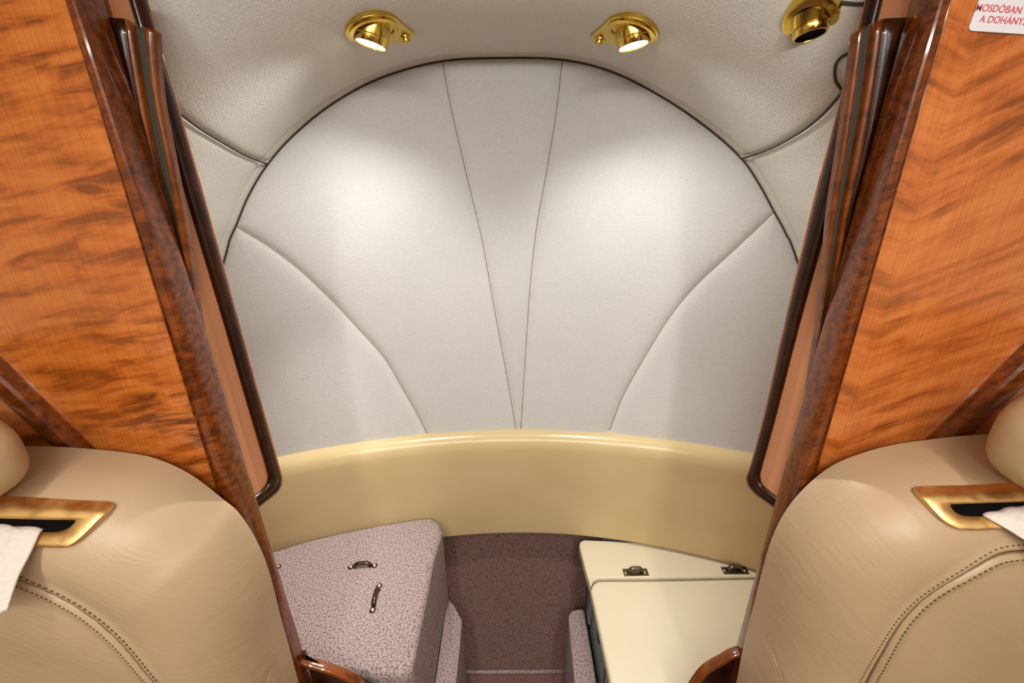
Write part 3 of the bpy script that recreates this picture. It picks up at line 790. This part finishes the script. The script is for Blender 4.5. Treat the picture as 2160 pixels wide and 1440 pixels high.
    # gold strap guide
    if sgn < 0:
        og = [(-70, 1060), (60, 1065), (150, 1070), (205, 1073), (220, 1079), (218, 1090), (190, 1121), (160, 1147), (138, 1154), (88, 1153), (0, 1152), (-70, 1150)]
        ig = [(-50, 1091), (60, 1094), (120, 1095), (154, 1095), (158, 1098), (152, 1106), (140, 1115), (120, 1122), (100, 1123), (60, 1123), (0, 1123), (-50, 1122)]
    else:
        og = [(2230, 1030), (2120, 1034), (2020, 1038), (1962, 1040), (1945, 1046), (1950, 1058), (1975, 1088), (2000, 1107), (2030, 1117), (2100, 1115), (2165, 1112), (2230, 1108)]
        ig = [(2215, 1054), (2120, 1058), (2060, 1060), (2012, 1062), (2006, 1065), (2012, 1075), (2024, 1085), (2042, 1089), (2070, 1090), (2100, 1090), (2150, 1088), (2215, 1086)]
    sm = [surf(x, y, 0) for x, y in og[1:-1] + ig[1:-1]]; sm = np.array([tuple(p) for p in sm if p is not None])
    co_ = np.linalg.lstsq(np.c_[np.ones(len(sm)), sm[:, 0], sm[:, 2]], sm[:, 1], rcond=None)[0]
    gN = Vector((-co_[1], 1, -co_[2])); lift = .004 + float((co_[0] + co_[1] * sm[:, 0] + co_[2] * sm[:, 2] - sm[:, 1]).max())
    def gp(x, y, o_=0):
        r_ = ray(x, y); k0 = co_[0] - lift * 1.05 + o_ + co_[2] * CZ; t = k0 / (r_.y - co_[1] * r_.x - co_[2] * r_.z); return Vector((0, 0, CZ)) + r_ * t
    def dn(pts): return catmull([tuple(gp(x, y)) for x, y in pts + [pts[0]]], 6)[:-1]
    oo = dn(og); ii = dn(ig); n_ = len(oo); vs = []
    prf = [(0, .010), (0, .001), (.05, -.0015), (.15, -.0030), (.5, -.0036), (.85, -.0030), (.96, -.001), (1, .002), (1, .010)]
    for a_, b_ in zip(oo, ii):
        for t, y in prf: p = a_ + (b_ - a_) * t; vs.append((p[0], p[1] + y, p[2]))
    gd = mesh('strap_guide', vs, gridfaces(n_, len(prf), True), M_gold, root)
    slot = [Vector(p) + Vector((0, .0008, 0)) for p in ii + (ii - ii.mean(0)) * .02]
    prism('slot_shade', slot, (0, .002, 0), M_black, root, smooth=False)  # black sheet in place of the shade inside the slot
    # shoulder strap
    if sgn < 0:
        rows = [[(-60, 1108, 3), (-20, 1108, 3), (30, 1112, 3), (92, 1118, 3)], [(-60, 1118, -4), (-10, 1119, -5), (40, 1122, -6), (86, 1125, -4)],
                [(-70, 1160, -8), (-25, 1160, -11), (20, 1165, -10), (68, 1165, -7)], [(-80, 1210, -8), (-40, 1210, -12), (0, 1212, -11), (44, 1212, -7)],
                [(-90, 1260, -8), (-50, 1255, -12), (-10, 1255, -12), (30, 1252, -7)], [(-95, 1300, -7), (-55, 1302, -10), (-15, 1300, -10), (20, 1284, -6)]]
    else:
        rows = [[(2074, 1088, 3), (2110, 1078, 3), (2150, 1070, 3), (2200, 1064, 3)], [(2080, 1092, -3), (2120, 1083, -5), (2160, 1077, -5), (2210, 1070, -4)],
                [(2105, 1106, -6), (2140, 1097, -8), (2185, 1090, -9), (2230, 1084, -7)], [(2135, 1124, -6), (2175, 1118, -9), (2220, 1110, -9), (2265, 1102, -7)],
                [(2175, 1150, -6), (2215, 1144, -9), (2260, 1134, -9), (2300, 1126, -7)], [(2220, 1190, -6), (2260, 1180, -9), (2300, 1170, -9), (2340, 1160, -7)]]
    G = np.array([[tuple(gp(x, y, k_ * .001)) for x, y, k_ in r_] for r_ in rows])
    G = np.array([catmull(r_, 5) for r_ in G]); G = np.array([catmull(G[:, j], 5) for j in range(G.shape[1])])
    G[:, :, 1] += (.0012 * np.sin(np.arange(G.shape[0]) * 1.1))[:, None]
    st_ = mesh('shoulder_strap', G.reshape(-1, 3), gridfaces(G.shape[0], G.shape[1]), M_strap, root)
    so = st_.modifiers.new('s', 'SOLIDIFY'); so.thickness = .0022
    # cushion and plinth below the frame of the picture
    box('seat_cushion', (xc - .24, -.12, .34), (xc + .24, .33, .47), M_seat, root, bev=.04, seg=5)
    box('seat_plinth', (xc - .20, -.08, .001), (xc + .20, .36, .34), M_dark, root, bev=.01)
seat(-1); seat(1)

# ------------------------------------------------------------------ passenger cabin behind the camera
def cabin_section():
    pts = []
    for z in np.linspace(0, 1.0, 12): pts.append((-.90, z))
    for k in range(1, 24):
        an = math.pi - math.pi * k / 24; pts.append((.90 * math.copysign(abs(math.cos(an)) ** .7, math.cos(an)), 1.0 + .58 * math.sin(an) ** .75))
    for z in np.linspace(1.0, 0, 12): pts.append((.90, z))
    return pts
sec = cabin_section()
yy = [.452, .1, -.4, -1.0, -1.6, -2.2]
def strip_wall(name, sel, mat):
    idx = sel; vs = [(sec[i][0], y, sec[i][1]) for i in idx for y in yy]
    struct(mesh(name, vs, gridfaces(len(idx), len(yy)), mat))
M_cab = plain('cabin_liner_cream', lin(196, 182, 160), .7)
strip_wall('wall_left', range(0, 16), M_cab); strip_wall('wall_right', range(len(sec) - 16, len(sec)), M_cab)
strip_wall('ceiling', range(15, len(sec) - 15), M_cab)
struct(box('wall_front', (-.90, -2.23, 0), (.90, -2.2, 1.58), M_ven_l))
for sgn, nm in ((-1, 'trim_2'), (1, 'trim_3')):   # dark wooden side ledge under the windows
    x0, x1 = sorted((sgn * .899, sgn * .83)); 
    struct(box(nm, (x0, -2.19, .80), (x1, .08, .88), M_ridge, bev=.01))
# header above the doorway and filler above the partitions
hd = box('wall_header', (-.36, .42, 1.50), (.36, .449, 1.60), M_dark); struct(hd)
